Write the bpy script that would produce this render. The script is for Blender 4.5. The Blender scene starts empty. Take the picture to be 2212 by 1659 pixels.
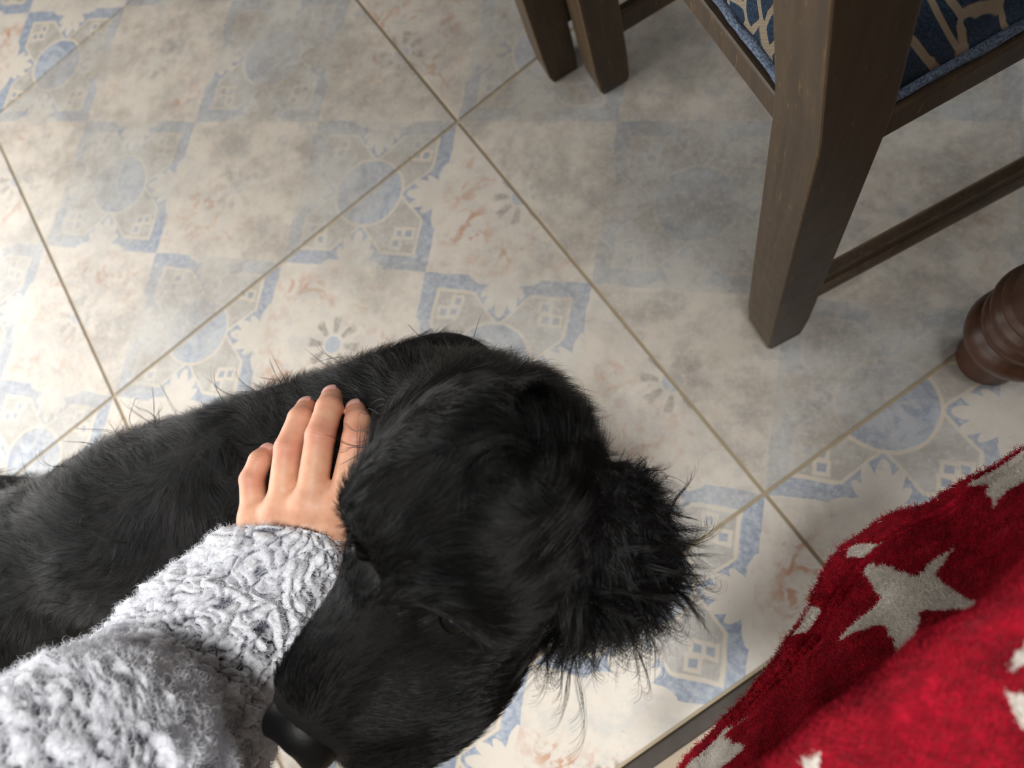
import bpy, bmesh, math, random
import numpy as np
from mathutils import Vector, Matrix
from mathutils.kdtree import KDTree

rng = np.random.default_rng(7)
random.seed(7)
SC = bpy.context.scene
COL = SC.collection

# ------------------------------------------------------------------ camera
FPX, IW, IH = 1511.85, 2212, 1659
RW = np.array([[0.96429, 0.0, -0.26485], [-0.0657, -0.96874, -0.23921], [-0.25657, 0.24807, -0.93415]])
CAM = np.array([0, 0, 0.75855])                     # X right, Y away from the seat, Z up, metres
cd = bpy.data.cameras.new('camera')
co = bpy.data.objects.new('camera', cd)
COL.objects.link(co)
cd.sensor_width = 36.0
cd.sensor_fit = 'HORIZONTAL'
cd.lens = FPX / IW * 36.0
cd.clip_start = 0.01
q, _ = np.linalg.qr(RW.T)
q = q * np.sign(np.sum(q * RW.T, axis=0))
co.matrix_world = Matrix(((q[0, 0], -q[0, 1], -q[0, 2], CAM[0]), (q[1, 0], -q[1, 1], -q[1, 2], CAM[1]),
                          (q[2, 0], -q[2, 1], -q[2, 2], CAM[2]), (0, 0, 0, 1)))
cd.dof.use_dof = True
cd.dof.focus_distance = 0.43
cd.dof.aperture_fstop = 7.0
SC.camera = co

# ------------------------------------------------------------------ light and exposure
SC.view_settings.view_transform = 'Standard'
SC.view_settings.look = 'None'
SC.view_settings.gamma = 1.0
SC.view_settings.use_curve_mapping = False
SC.view_settings.exposure = -0.25
SC.cycles.max_bounces = 6
SC.cycles.diffuse_bounces = 4
SC.cycles.glossy_bounces = 2
SC.cycles.transmission_bounces = 2
wd = bpy.data.worlds.new('world')
SC.world = wd
wd.use_nodes = True
wd.node_tree.nodes['Background'].inputs[0].default_value = (0.75, 0.85, 1.0, 1)
wd.node_tree.nodes['Background'].inputs[1].default_value = 0.3


def area_light(name, loc, target, sx, sy, power, colour):
    l = bpy.data.lights.new(name, 'AREA')
    l.shape = 'RECTANGLE'
    l.size, l.size_y, l.energy, l.color = sx, sy, power, colour
    o = bpy.data.objects.new(name, l)
    COL.objects.link(o)
    o.location = loc
    o.rotation_euler = (Vector(target) - Vector(loc)).to_track_quat('-Z', 'Y').to_euler()
    return o


area_light('daylight_glass_door', (-1.46, -0.15, 0.56), (0.5, -0.05, 0.35), 2.0, 1.0, 42, (1.0, 0.985, 0.965))
sl = bpy.data.lights.new('unseen_overhead_spot', 'SPOT')  # unseen overhead lamp; its narrow cone is added to keep the chair side dim
sl.energy, sl.color, sl.spot_size, sl.spot_blend, sl.shadow_soft_size = 245, (1.0, 0.985, 0.965), math.radians(45), 1.0, 0.22
so = bpy.data.objects.new('unseen_overhead_spot', sl)
COL.objects.link(so)
so.location = (0.10, -0.27, 2.35)
so.rotation_euler = (Vector((-0.30, -0.38, 0.3)) - so.location).to_track_quat('-Z', 'Y').to_euler()
area_light('daylight_window', (1.75, 0.80, 0.72), (0.40, 0.45, 0.0), 0.8, 0.9, 17, (0.88, 0.94, 1.0))

# ------------------------------------------------------------------ helpers


def ray(x, y):
    return RW.T @ np.array([(x - IW / 2) / FPX, (y - IH / 2) / FPX, 1.0])


def P(x, y, z):
    """point at height z seen at photo pixel x, y"""
    d = ray(x, y)
    return CAM + d * ((z - CAM[2]) / d[2])


def project(X):
    c = (np.asarray(X) - CAM) @ RW.T
    return np.stack([IW / 2 + FPX * c[..., 0] / c[..., 2], IH / 2 + FPX * c[..., 1] / c[..., 2]], -1)


def unit(v):
    v = np.asarray(v, float)
    return v / (np.linalg.norm(v, axis=-1, keepdims=True) + 1e-12)


def srgb(r, g, b):
    f = lambda c: (c / 255 / 12.92) if c <= 10 else ((c / 255 + 0.055) / 1.055) ** 2.4
    return (f(r), f(g), f(b), 1.0)


def tag(o, label=None, cat=None, group=None, kind=None):
    if label: o['label'] = label
    if cat: o['category'] = cat
    if group: o['group'] = group
    if kind: o['kind'] = kind
    return o


def link(name, me, mat=None, parent=None, smooth=True):
    o = bpy.data.objects.new(name, me)
    COL.objects.link(o)
    if mat is not None and len(me.materials) == 0:
        me.materials.append(mat)
    if parent is not None: o.parent = parent
    if smooth and isinstance(me, bpy.types.Mesh):
        me.polygons.foreach_set('use_smooth', np.ones(len(me.polygons), bool))
    return o


def mesh_np(name, V, F):
    me = bpy.data.meshes.new(name)
    V = np.asarray(V, np.float32)
    F = np.asarray(F, np.int32)
    n = F.shape[1]
    me.vertices.add(len(V))
    me.vertices.foreach_set('co', V.ravel())
    me.loops.add(F.size)
    me.loops.foreach_set('vertex_index', F.ravel())
    me.polygons.add(len(F))
    me.polygons.foreach_set('loop_start', np.arange(0, F.size, n, dtype=np.int32))
    me.polygons.foreach_set('loop_total', np.full(len(F), n, np.int32))
    me.update(calc_edges=True)
    return me


def grid_faces(nu, nv, wrap_v=False):
    i = np.arange(nu - 1)[:, None]
    j = np.arange(nv if wrap_v else nv - 1)[None, :]
    j2 = (j + 1) % nv
    a = i * nv + j
    return np.stack([a, i * nv + j2, (i + 1) * nv + j2, (i + 1) * nv + j], -1).reshape(-1, 4)


def empty(name, loc, rz=0.0):
    o = bpy.data.objects.new(name, None)
    COL.objects.link(o)
    o.empty_display_size = 0.05
    o.location = loc
    o.rotation_euler = (0, 0, rz)
    return o


def loft(name, rings, mat, parent=None, bevel=0.0, smooth=False):
    """closed prism through a list of rings (same number of points), capped at both ends"""
    bm = bmesh.new()
    vs = [[bm.verts.new(tuple(p)) for p in r] for r in rings]
    n = len(rings[0])
    for a, b in zip(vs[:-1], vs[1:]):
        for k in range(n):
            bm.faces.new((a[k], a[(k + 1) % n], b[(k + 1) % n], b[k]))
    bm.faces.new(list(reversed(vs[0])))
    bm.faces.new(vs[-1])
    bmesh.ops.recalc_face_normals(bm, faces=bm.faces)
    if bevel:
        bmesh.ops.bevel(bm, geom=[e for e in bm.edges if e.calc_face_angle(0) > 0.4], offset=bevel, segments=3, affect='EDGES', profile=0.6)
    me = bpy.data.meshes.new(name)
    bm.to_mesh(me)
    bm.free()
    return link(name, me, mat, parent, smooth)


def box(name, lo, hi, mat, parent=None, bevel=0.002):
    x0, y0, z0 = lo
    x1, y1, z1 = hi
    r = lambda z: [(x0, y0, z), (x1, y0, z), (x1, y1, z), (x0, y1, z)]
    return loft(name, [r(z0), r(z1)], mat, parent, bevel)


def vnoise(p, freq, seed=0, octaves=1):
    """cheap smooth pseudo noise in about -1..1, sums of sines over random directions"""
    r = np.random.default_rng(seed)
    out = np.zeros(p.shape[:-1])
    amp, tot = 1.0, 0.0
    for o in range(octaves):
        for k in range(6):
            d = unit(r.normal(size=p.shape[-1])) * freq * r.uniform(0.6, 1.4)
            out += amp * np.sin(p @ d + r.uniform(0, 6.28)) / 2.4
        tot += amp
        amp *= 0.5
        freq *= 2.1
    return out / tot


# ---- signed distance modelling -------------------------------------------------


def sd_cone(p, a, b, r1, r2):
    a, b = np.asarray(a, float), np.asarray(b, float)
    ba = b - a
    l2 = ba @ ba
    rr = r1 - r2
    a2 = l2 - rr * rr
    il2 = 1.0 / l2
    pa = p - a
    y = pa @ ba
    z = y - l2
    x2 = np.sum((pa * l2 - y[..., None] * ba) ** 2, -1)
    y2 = y * y * l2
    z2 = z * z * l2
    k = np.sign(rr) * rr * rr * x2
    d = (np.sqrt(x2 * a2 * il2) + y * rr) * il2 - r1
    d = np.where(np.sign(z) * a2 * z2 > k, np.sqrt(x2 + z2) * il2 - r2, d)
    return np.where(np.sign(y) * a2 * y2 < k, np.sqrt(x2 + y2) * il2 - r1, d)


def sd_ell(p, c, ax, rad):
    """ellipsoid; ax rows are the axes"""
    l = (p - np.asarray(c)) @ np.asarray(ax).T
    r = np.asarray(rad, float)
    k0 = np.linalg.norm(l / r, axis=-1)
    k1 = np.linalg.norm(l / (r * r), axis=-1) + 1e-9
    return k0 * (k0 - 1.0) / k1


def frame(x, y):
    x = unit(x)
    z = unit(np.cross(x, y))
    y = np.cross(z, x)
    return np.stack([x, y, z])


def smin(a, b, k):
    h = np.clip(0.5 + 0.5 * (b - a) / k, 0, 1)
    return b + (a - b) * h - k * h * (1 - h)


def surface_nets(fn, lo, hi, h):
    lo, hi = np.asarray(lo, float), np.asarray(hi, float)
    n = np.ceil((hi - lo) / h).astype(int) + 1
    gx = [lo[i] + h * np.arange(n[i]) for i in range(3)]
    G = np.stack(np.meshgrid(*gx, indexing='ij'), -1)
    D = fn(G.reshape(-1, 3)).reshape(n)
    S = D < 0
    c = [(i, j, k) for i in (0, 1) for j in (0, 1) for k in (0, 1)]
    cut = lambda A, o: A[o[0]:n[0] - 1 + o[0], o[1]:n[1] - 1 + o[1], o[2]:n[2] - 1 + o[2]]
    cnt = sum(cut(S, o).astype(np.int8) for o in c)
    act = (cnt > 0) & (cnt < 8)
    idx = -np.ones(act.shape, np.int64)
    cells = np.argwhere(act)
    idx[act] = np.arange(len(cells))
    acc = np.zeros((len(cells), 3))
    num = np.zeros(len(cells))
    for o in c:
        for ax in range(3):
            if o[ax] == 1: continue
            o2 = list(o)
            o2[ax] = 1
            a = cells + np.array(o)
            b = cells + np.array(o2)
            da = D[a[:, 0], a[:, 1], a[:, 2]]
            db = D[b[:, 0], b[:, 1], b[:, 2]]
            m = (da < 0) != (db < 0)
            tt = np.where(m, da / np.where(m, da - db, 1), 0)
            pt = np.array(o, float)[None].repeat(len(cells), 0)
            pt[:, ax] = tt
            acc[m] += pt[m]
            num[m] += 1
    V = lo + h * (cells + acc / num[:, None])
    faces = []
    for ax in range(3):
        u, v = (ax + 1) % 3, (ax + 2) % 3
        sl = [slice(1, n[i] - 1) for i in range(3)]
        sl[ax] = slice(0, n[ax] - 1)
        s0 = S[tuple(sl)]
        sl2 = list(sl)
        sl2[ax] = slice(1, n[ax])
        s1 = S[tuple(sl2)]
        for inside in (True, False):
            e = np.argwhere((s0 == inside) & (s1 != inside)) + np.array([s.start for s in sl])
            if len(e) == 0: continue
            du, dv = np.eye(3, dtype=int)[u], np.eye(3, dtype=int)[v]
            g = lambda q: idx[q[:, 0], q[:, 1], q[:, 2]]
            quad = np.stack([g(e - du - dv), g(e - dv), g(e), g(e - du)], -1)
            faces.append(quad if inside else quad[:, ::-1])
    return V, np.concatenate(faces)


def sdf_normals(fn, V, e=0.002):
    n = np.stack([fn(V + e * np.eye(3)[i]) - fn(V - e * np.eye(3)[i]) for i in range(3)], -1)
    return unit(n)


def hair_object(name, strands, radius, mat, parent, taper=0.85, attrs=None):
    """strands: N x K x 3"""
    N, K, _ = strands.shape
    hc = bpy.data.hair_curves.new(name)
    hc.add_curves([K] * N)
    hc.attributes['position'].data.foreach_set('vector', strands.astype(np.float32).ravel())
    ra = hc.attributes.get('radius') or hc.attributes.new('radius', 'FLOAT', 'POINT')
    prof = 1 - taper * (np.linspace(0, 1, K) ** 2)
    rad = (np.broadcast_to(np.asarray(radius, float).reshape(-1, 1), (N, 1)) * prof[None]).astype(np.float32)
    ra.data.foreach_set('value', rad.ravel())
    for nm, val in (attrs or {}).items():
        at = hc.attributes.new(nm, 'FLOAT', 'CURVE')
        at.data.foreach_set('value', np.asarray(val, np.float32))
    hc.materials.append(mat)
    o = bpy.data.objects.new(name, hc)
    COL.objects.link(o)
    if parent is not None: o.parent = parent
    return o


def sample_surface(V, F, n):
    """area-weighted random points on quads, returns points and face index"""
    A, B, Cc, D = (V[F[:, i]] for i in range(4))
    ar = 0.5 * (np.linalg.norm(np.cross(B - A, Cc - A), axis=1) + np.linalg.norm(np.cross(Cc - A, D - A), axis=1))
    f = rng.choice(len(F), n, p=ar / ar.sum())
    u, v = rng.random((n, 1)), rng.random((n, 1))
    return A[f] * (1 - u) * (1 - v) + B[f] * u * (1 - v) + Cc[f] * u * v + D[f] * (1 - u) * v, f


# ---- shader expressions --------------------------------------------------------


class X:
    """a node socket with arithmetic"""
    nt = None

    def __init__(s, v): s.v = v

    @staticmethod
    def m(op, *a):
        nd = X.nt.nodes.new('ShaderNodeMath')
        nd.operation = op
        for i, q in enumerate(a):
            X.put(nd.inputs[i], q)
        return X(nd.outputs[0])

    @staticmethod
    def put(sock, q):
        if isinstance(q, X): X.nt.links.new(q.v, sock)
        else: sock.default_value = q

    def __add__(s, o): return X.m('ADD', s, o)
    __radd__ = __add__
    def __sub__(s, o): return X.m('SUBTRACT', s, o)
    def __rsub__(s, o): return X.m('SUBTRACT', o, s)
    def __mul__(s, o): return X.m('MULTIPLY', s, o)
    __rmul__ = __mul__
    def __truediv__(s, o): return X.m('DIVIDE', s, o)
    def __lt__(s, o): return X.m('LESS_THAN', s, o)
    def __gt__(s, o): return X.m('GREATER_THAN', s, o)
    def abs(s): return X.m('ABSOLUTE', s)
    def sin(s): return X.m('SINE', s)
    def floor(s): return X.m('FLOOR', s)
    def pow(s, e): return X.m('POWER', s, e)
    def clamp(s):
        r = X.m('ADD', s, 0.0)
        r.v.node.use_clamp = True
        return r


def step(a, b, x):
    """smooth ramp of x from a to b"""
    nd = X.nt.nodes.new('ShaderNodeMapRange')
    nd.interpolation_type = 'SMOOTHSTEP'
    X.put(nd.inputs[0], x)
    X.put(nd.inputs[1], a)
    X.put(nd.inputs[2], b)
    return X(nd.outputs[0])


def mixc(f, a, b):
    nd = X.nt.nodes.new('ShaderNodeMix')
    nd.data_type = 'RGBA'
    X.put(nd.inputs[0], f)
    for i, q in ((6, a), (7, b)):
        X.put(nd.inputs[i], q)
    return X(nd.outputs[2])


def noise(vec, scale, detail=4, rough=0.55, dist=0.0):
    nd = X.nt.nodes.new('ShaderNodeTexNoise')
    X.nt.links.new(vec.v, nd.inputs['Vector'])
    nd.inputs['Scale'].default_value = scale
    nd.inputs['Detail'].default_value = detail
    nd.inputs['Roughness'].default_value = rough
    nd.inputs['Distortion'].default_value = dist
    return X(nd.outputs[0])


def combine(x, y, z=0.0):
    nd = X.nt.nodes.new('ShaderNodeCombineXYZ')
    for i, q in enumerate((x, y, z)):
        X.put(nd.inputs[i], q)
    return X(nd.outputs[0])


def coords(kind):
    nd = X.nt.nodes.new('ShaderNodeTexCoord')
    return X(nd.outputs[kind])


def separate(v):
    nd = X.nt.nodes.new('ShaderNodeSeparateXYZ')
    X.nt.links.new(v.v, nd.inputs[0])
    return [X(o) for o in nd.outputs]


def attribute(name):
    nd = X.nt.nodes.new('ShaderNodeAttribute')
    nd.attribute_name = name
    return X(nd.outputs['Fac'])


def material(name, rough=0.5, colour=(0.5, 0.5, 0.5, 1), spec=0.5):
    m = bpy.data.materials.new(name)
    m.use_nodes = True
    X.nt = m.node_tree
    b = m.node_tree.nodes['Principled BSDF']
    b.inputs['Base Color'].default_value = colour
    b.inputs['Roughness'].default_value = rough
    b.inputs['Specular IOR Level'].default_value = spec
    return m, b


def setin(b, name, q): X.put(b.inputs[name], q)


def bump(b, h, strength, dist):
    nd = X.nt.nodes.new('ShaderNodeBump')
    nd.inputs['Strength'].default_value = strength
    nd.inputs['Distance'].default_value = dist
    X.nt.links.new(h.v, nd.inputs['Height'])
    X.nt.links.new(nd.outputs[0], b.inputs['Normal'])


# ------------------------------------------------------------------ materials
TILE = 0.60
P1 = np.array([-0.28219, 0.563])                         # a grout crossing
DU = np.array([-0.823784, -0.566904])
DV = np.array([0.566904, -0.823784])


def tile_xy(u, v, z=0.0):
    p = P1 + TILE * (u * DU + v * DV)
    return np.array([p[0], p[1], z])


def make_tile_material():
    m, b = material('printed_tile', 0.42, spec=0.45)
    geo = X.nt.nodes.new('ShaderNodeNewGeometry')
    pos = X(geo.outputs['Position'])
    x, y, _ = separate(pos)
    oin = X.nt.nodes.new('ShaderNodeObjectInfo')
    oi = X(oin.outputs['Random'])
    wear = separate(X(oin.outputs['Color']))[0]
    wob = noise(pos, 26, 3)
    wob2 = noise(combine(y, x, 3.3), 26, 3)
    x = x + (wob - 0.5) * 0.007
    y = y + (wob2 - 0.5) * 0.007
    u = (x - P1[0]) * DU[0] + (y - P1[1]) * DU[1]
    v = (x - P1[0]) * DV[0] + (y - P1[1]) * DV[1]
    side = TILE / 2 / math.sqrt(2)
    p = (u + v) * (1 / math.sqrt(2) / side)
    r = (v - u) * (1 / math.sqrt(2) / side)
    i, j = p.floor(), r.floor()
    lx, ly = p - i - 0.5, r - j - 0.5
    par = X.m('FLOORED_MODULO', i + j, 2.0)               # 0 flower cell, 1 medallion cell
    ax, ay = lx.abs(), ly.abs()
    M, mn = X.m('MAXIMUM', ax, ay), X.m('MINIMUM', ax, ay)
    rad = X.m('SQRT', lx * lx + ly * ly)
    ang = X.m('ARCTAN2', ly, lx)
    fine = noise(pos, 190, 5, 0.7)
    mid = noise(pos, 42, 5, 0.65)
    shift = combine(oi * 7.0, oi * 3.0, oi)
    nd = X.nt.nodes.new('ShaderNodeVectorMath')
    X.nt.links.new(pos.v, nd.inputs[0])
    X.nt.links.new(shift.v, nd.inputs[1])
    pos_t = X(nd.outputs[0])
    big = noise(pos_t, 5.5, 4, 0.6)
    big2 = noise(pos_t, 9.0, 3, 0.6, 0.6)
    cream = srgb(214, 205, 191)
    cream2 = srgb(198, 193, 185)
    blue = srgb(128, 142, 164)
    paleblue = srgb(172, 180, 190)
    grey = srgb(165, 158, 148)
    palegrey = srgb(192, 188, 180)
    orange = srgb(184, 128, 94)
    dark = srgb(122, 110, 104)
    line = srgb(218, 204, 182)
    # palmette reaching over the border from the flower cell into the medallion cell
    dd = 0.515 - M
    phi = X.m('ARCTAN2', mn, dd)
    rl = X.m('SQRT', mn * mn + dd * dd)
    cph = X.m('MAXIMUM', X.m('COSINE', phi), 0.0)
    leafr = (0.105 + 0.150 * cph * cph) * (0.72 + 0.28 * X.m('COSINE', phi * 8.0).abs())
    scal = 0.028 + 0.030 * ((mn - 0.05) * 19.0).sin().abs()
    leaf = X.m('MAXIMUM', rl < leafr, (dd < scal) * (mn < 0.215))
    # medallion cell
    notch = (M - 0.215) * 0.95
    in_blue = X.m('MAXIMUM', (M > 0.405), (mn < notch) * (M > 0.2))
    edge_a = X.m('MINIMUM', (M - 0.397).abs() + 5.0 * (mn < notch), (mn - notch).abs() + 5.0 * (M > 0.405))
    lines = step(0.016, 0.006, edge_a) * (rad > 0.225)
    ring = step(0.014, 0.005, (rad - 0.228).abs())
    sq = lambda cx, cy: X.m('MAXIMUM', (ax - cx).abs(), (ay - cy).abs())
    s1, s2, s3 = sq(0.262, 0.335), sq(0.335, 0.262), sq(0.325, 0.34)
    s4 = sq(0.268, 0.272)
    sm = X.m('MINIMUM', X.m('MINIMUM', s1, s2), s4)
    fret = step(0.014, 0.007, (sm - 0.030).abs())
    fretin = sm < 0.024
    med = mixc(step(0.35, 0.7, mid), grey, palegrey)
    med = mixc(fretin * 0.8, med, blue)
    med = mixc(fret * 0.85, med, line)
    disc = mixc(step(0.4, 0.62, noise(pos, 30, 3, 0.6, 1.5)), paleblue, blue)
    rays = step(0.2, 0.9, X.m('SINE', ang * 8.0)) * step(0.2, 0.1, rad)
    disc = mixc(rays * 0.35, disc, palegrey)
    med = mixc(rad < 0.225, med, disc)
    med = mixc(in_blue * (rad > 0.235), med, mixc(step(0.38, 0.66, noise(pos, 120, 4, 0.7)), blue, paleblue))
    med = mixc(lines * 0.9, med, line)
    med = mixc(ring * 0.9, med, line)
    med = mixc(leaf, med, cream)
    # flower cell
    petals = step(-0.1, 0.5, X.m('SINE', ang * 8.0 + 1.57))
    core = step(0.185, 0.15, rad) * (rad > 0.068)
    flo = mixc(step(0.42, 0.66, mid), cream, cream2)
    scroll = noise(pos, 34, 2, 0.5, 2.2)
    rust = step(0.5, 0.64, scroll) * step(0.10, 0.17, rad) * step(0.46, 0.36, M)
    flo = mixc(rust * step(0.38, 0.62, big2) * 0.85, flo, orange)
    flo = mixc(step(0.26, 0.46, M) * step(0.46, 0.66, mid) * step(0.40, 0.6, big2) * 0.6, flo, srgb(206, 160, 128))
    flo = mixc(core * petals * 0.75, flo, mixc(step(0.45, 0.6, fine), dark, grey))
    flo = mixc((rad < 0.062), flo, paleblue)
    flo = mixc(step(0.014, 0.005, (rad - 0.062).abs()), flo, cream)
    colr = mixc(par, flo, med)
    # worn print, its grey also darkened for the dim light by the chair
    fade = step(0.78, 0.28, big - wear * 0.55 + 0.30)
    worn = mixc(par, srgb(205, 196, 182), srgb(188, 185, 178))
    worn = mixc(step(0.38, 0.66, noise(pos_t, 17, 6, 0.7)), worn, srgb(160, 152, 141))
    worn = mixc(step(0.5, 0.7, noise(pos_t, 33, 6, 0.7)) * 0.6, worn, srgb(146, 149, 150))
    colr = mixc((fade * 0.75 + 0.10).clamp(), colr, worn)
    colr = mixc(step(0.48, 0.72, fine) * 0.45, colr, srgb(214, 209, 200))
    colr = mixc(step(0.60, 0.74, noise(pos, 70, 5, 0.75)) * 0.5, colr, srgb(132, 126, 117))
    setin(b, 'Base Color', colr)
    bump(b, fine, 0.04, 0.002)
    return m


def make_wood(name, base, worn, rough=0.42, worn_amt=0.5):
    m, b = material(name, rough, spec=0.4)
    o = coords('Object')
    x, y, z = separate(o)
    g = noise(combine(x * 9.0, y * 9.0, z * 0.7), 14, 6, 0.65)
    sp = noise(o, 55, 5, 0.7)
    big = noise(o, 11, 3)
    c = mixc(step(0.3, 0.75, g), base, tuple(k * 1.7 for k in base[:3]) + (1,))
    bv = X.nt.nodes.new('ShaderNodeBevel')
    bv.samples = 4
    bv.inputs['Radius'].default_value = 0.0035
    ge = X.nt.nodes.new('ShaderNodeNewGeometry')
    dt = X.nt.nodes.new('ShaderNodeVectorMath')
    dt.operation = 'DOT_PRODUCT'
    X.nt.links.new(bv.outputs[0], dt.inputs[0])
    X.nt.links.new(ge.outputs['True Normal'], dt.inputs[1])
    edge = step(0.97, 0.80, X(dt.outputs['Value'])) * step(0.30, 0.6, sp)
    c = mixc(edge * worn_amt * 1.2, c, worn)
    scr = noise(combine(x * 60.0, y * 60.0, z * 14.0), 4.5, 4, 0.6)
    c = mixc(step(0.63, 0.70, scr) * worn_amt * 0.55, c, worn)
    c = mixc(step(0.60, 0.75, sp) * step(0.40, 0.65, big) * worn_amt * 0.6, c, worn)
    setin(b, 'Base Color', c)
    setin(b, 'Roughness', rough + (sp - 0.5) * 0.25)
    bump(b, g, 0.12, 0.002)
    return m


M_TILE = make_tile_material()
M_WOOD = make_wood('dark_stained_wood', srgb(57, 44, 29), srgb(134, 104, 64), 0.46, 0.75)
M_TURN = make_wood('red_brown_turned_wood', srgb(62, 37, 24), srgb(112, 86, 62), 0.4, 0.5)

M_GROUT, b = material('grout', 0.9)
pos = coords('Object')
setin(b, 'Base Color', mixc(noise(pos, 30, 4), srgb(164, 148, 120), srgb(188, 173, 146)))
M_PAINT, b = material('white_painted_plaster', 0.85)
setin(b, 'Base Color', mixc(noise(coords('Object'), 6, 4), srgb(164, 156, 146), srgb(174, 166, 156)))
M_METAL, b = material('brown_metal_strip', 0.35, srgb(50, 39, 28))
b.inputs['Metallic'].default_value = 0.0
setin(b, 'Roughness', 0.5 + noise(coords('Object'), 60, 4) * 0.2)
M_TAN, b = material('tan_wood_look_floor', 0.5)
x_, y_, z_ = separate(coords('Object'))
setin(b, 'Base Color', mixc(noise(combine(x_ * 2.0, y_ * 14.0, z_), 8, 5), srgb(150, 132, 108), srgb(178, 160, 136)))
M_GLASS, b = material('window_frame_white', 0.4)
setin(b, 'Base Color', mixc(noise(coords('Object'), 20, 3), srgb(236, 236, 234), srgb(228, 228, 226)))

# ------------------------------------------------------------------ structure
fl = bmesh.new()
c4 = [tile_xy(-3.02, -3.02, -0.0016), tile_xy(4.02, -3.02, -0.0016), tile_xy(4.02, 1.214, -0.0016), tile_xy(-3.02, 1.214, -0.0016)]
floor = loft('floor', [[p + np.array([0, 0, -0.06]) for p in c4], c4], M_GROUT)
tag(floor, 'floor of large printed tiles with tan grout', None, kind='structure')
g = 0.0019


def tile_mesh(du, dv):
    bm = bmesh.new()
    a = [(g, g), (du * TILE - g, g), (du * TILE - g, dv * TILE - g), (g, dv * TILE - g)]
    pts = [DU * s + DV * t for s, t in a]
    vs = [[bm.verts.new((q_[0], q_[1], z)) for q_ in pts] for z in (-0.012, 0.0)]
    for k in range(4):
        bm.faces.new((vs[0][k], vs[0][(k + 1) % 4], vs[1][(k + 1) % 4], vs[1][k]))
    bm.faces.new(vs[1])
    bm.faces.new(list(reversed(vs[0])))
    bmesh.ops.recalc_face_normals(bm, faces=bm.faces)
    top = [e for e in bm.edges if e.verts[0].co.z > -0.001 and e.verts[1].co.z > -0.001]
    bmesh.ops.bevel(bm, geom=top, offset=0.0009, segments=2, affect='EDGES')
    me = bpy.data.meshes.new('tile')
    bm.to_mesh(me)
    bm.free()
    me.materials.append(M_TILE)
    return me


WEAR = {(-1, 0): 1.0, (0, -1): 0.72, (0, 0): 0.5, (0, 1): 0.05, (1, 0): 0.5, (1, -1): 0.5, (1, -2): 0.2, (0, -2): 0.2, (-1, 1): 0.45, (-1, -1): 0.65, (-2, 0): 0.55, (1, 1): 0.2}
tm, tm_cut = tile_mesh(1, 1), tile_mesh(1, 0.212)
for iu in range(-3, 4):
    for iv in range(-3, 2):
        if iv == 1: me = tm_cut
        else: me = tm
        t_ = bpy.data.objects.new('tile', me)
        COL.objects.link(t_)
        t_.parent = floor
        t_.location = tuple(tile_xy(iu, iv))
        w_ = WEAR.get((iu, iv), 0.5)
        t_.color = (w_, w_, w_, 1)


def uvbox(name, u0, u1, v0, v1, z0, z1, mat, parent=None, bevel=0.0):
    r = lambda z: [tile_xy(u0, v0, z), tile_xy(u1, v0, z), tile_xy(u1, v1, z), tile_xy(u0, v1, z)]
    return loft(name, [r(z0), r(z1)], mat, parent, bevel)


tr = uvbox('trim_1', -3.0, 4.0, 1.2155, 1.240, -0.03, 0.004, M_METAL, bevel=0.0018)
tag(tr, 'narrow brown metal threshold strip along the cut tile edge', None, kind='structure')
wf = uvbox('floor_room', -3.0, 4.0, 1.240, 3.4, -0.06, 0.0015, M_TAN)
tag(wf, 'tan wood-look floor beyond the metal threshold', None, kind='structure')

# the room shell
RX0, RX1, RY0, RY1, RZ = -1.55, 2.2, -2.0, 2.6, 2.5
walls = [('wall_far', (RX0, RY1, -0.05), (RX1, RY1 + 0.1, RZ)), ('wall_right', (RX1, RY0, -0.05), (RX1 + 0.1, RY1, RZ)),
         ('wall_near', (RX0, RY0 - 0.1, -0.05), (RX1, RY0, RZ)), ('ceiling', (RX0, RY0, RZ), (RX1, RY1, RZ + 0.1))]
for nm, lo, hi in walls:
    tag(box(nm, lo, hi, M_PAINT, None, 0), 'white painted plaster %s of the room' % ('ceiling' if nm == 'ceiling' else 'wall'), None, kind='structure')
wl = empty('wall_left', (RX0, 0, 0))
tag(wl, 'white plaster wall around the glazed door', None, kind='structure')
for lo, hi in (((-0.1, RY0, -0.05), (0, -1.35, RZ)), ((-0.1, 0.85, -0.05), (0, RY1, RZ)), ((-0.1, -1.35, 2.15), (0, 0.85, RZ))):
    box('wall_panel', lo, hi, M_PAINT, wl, 0)
dr = empty('door_1', (RX0, 0, 0))
tag(dr, 'white glazed balcony door', None, kind='structure')
for lo, hi in (((-0.08, -1.35, 0), (-0.02, -1.28, 2.15)), ((-0.08, 0.78, 0), (-0.02, 0.85, 2.15)), ((-0.08, -1.28, 2.08), (-0.02, 0.78, 2.15)),
               ((-0.08, -1.28, 0), (-0.02, 0.78, 0.07)), ((-0.08, -0.285, 0.07), (-0.02, -0.215, 2.08))):
    box('door_frame', lo, hi, M_GLASS, dr, 0.003)

# ------------------------------------------------------------------ chairs


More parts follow.
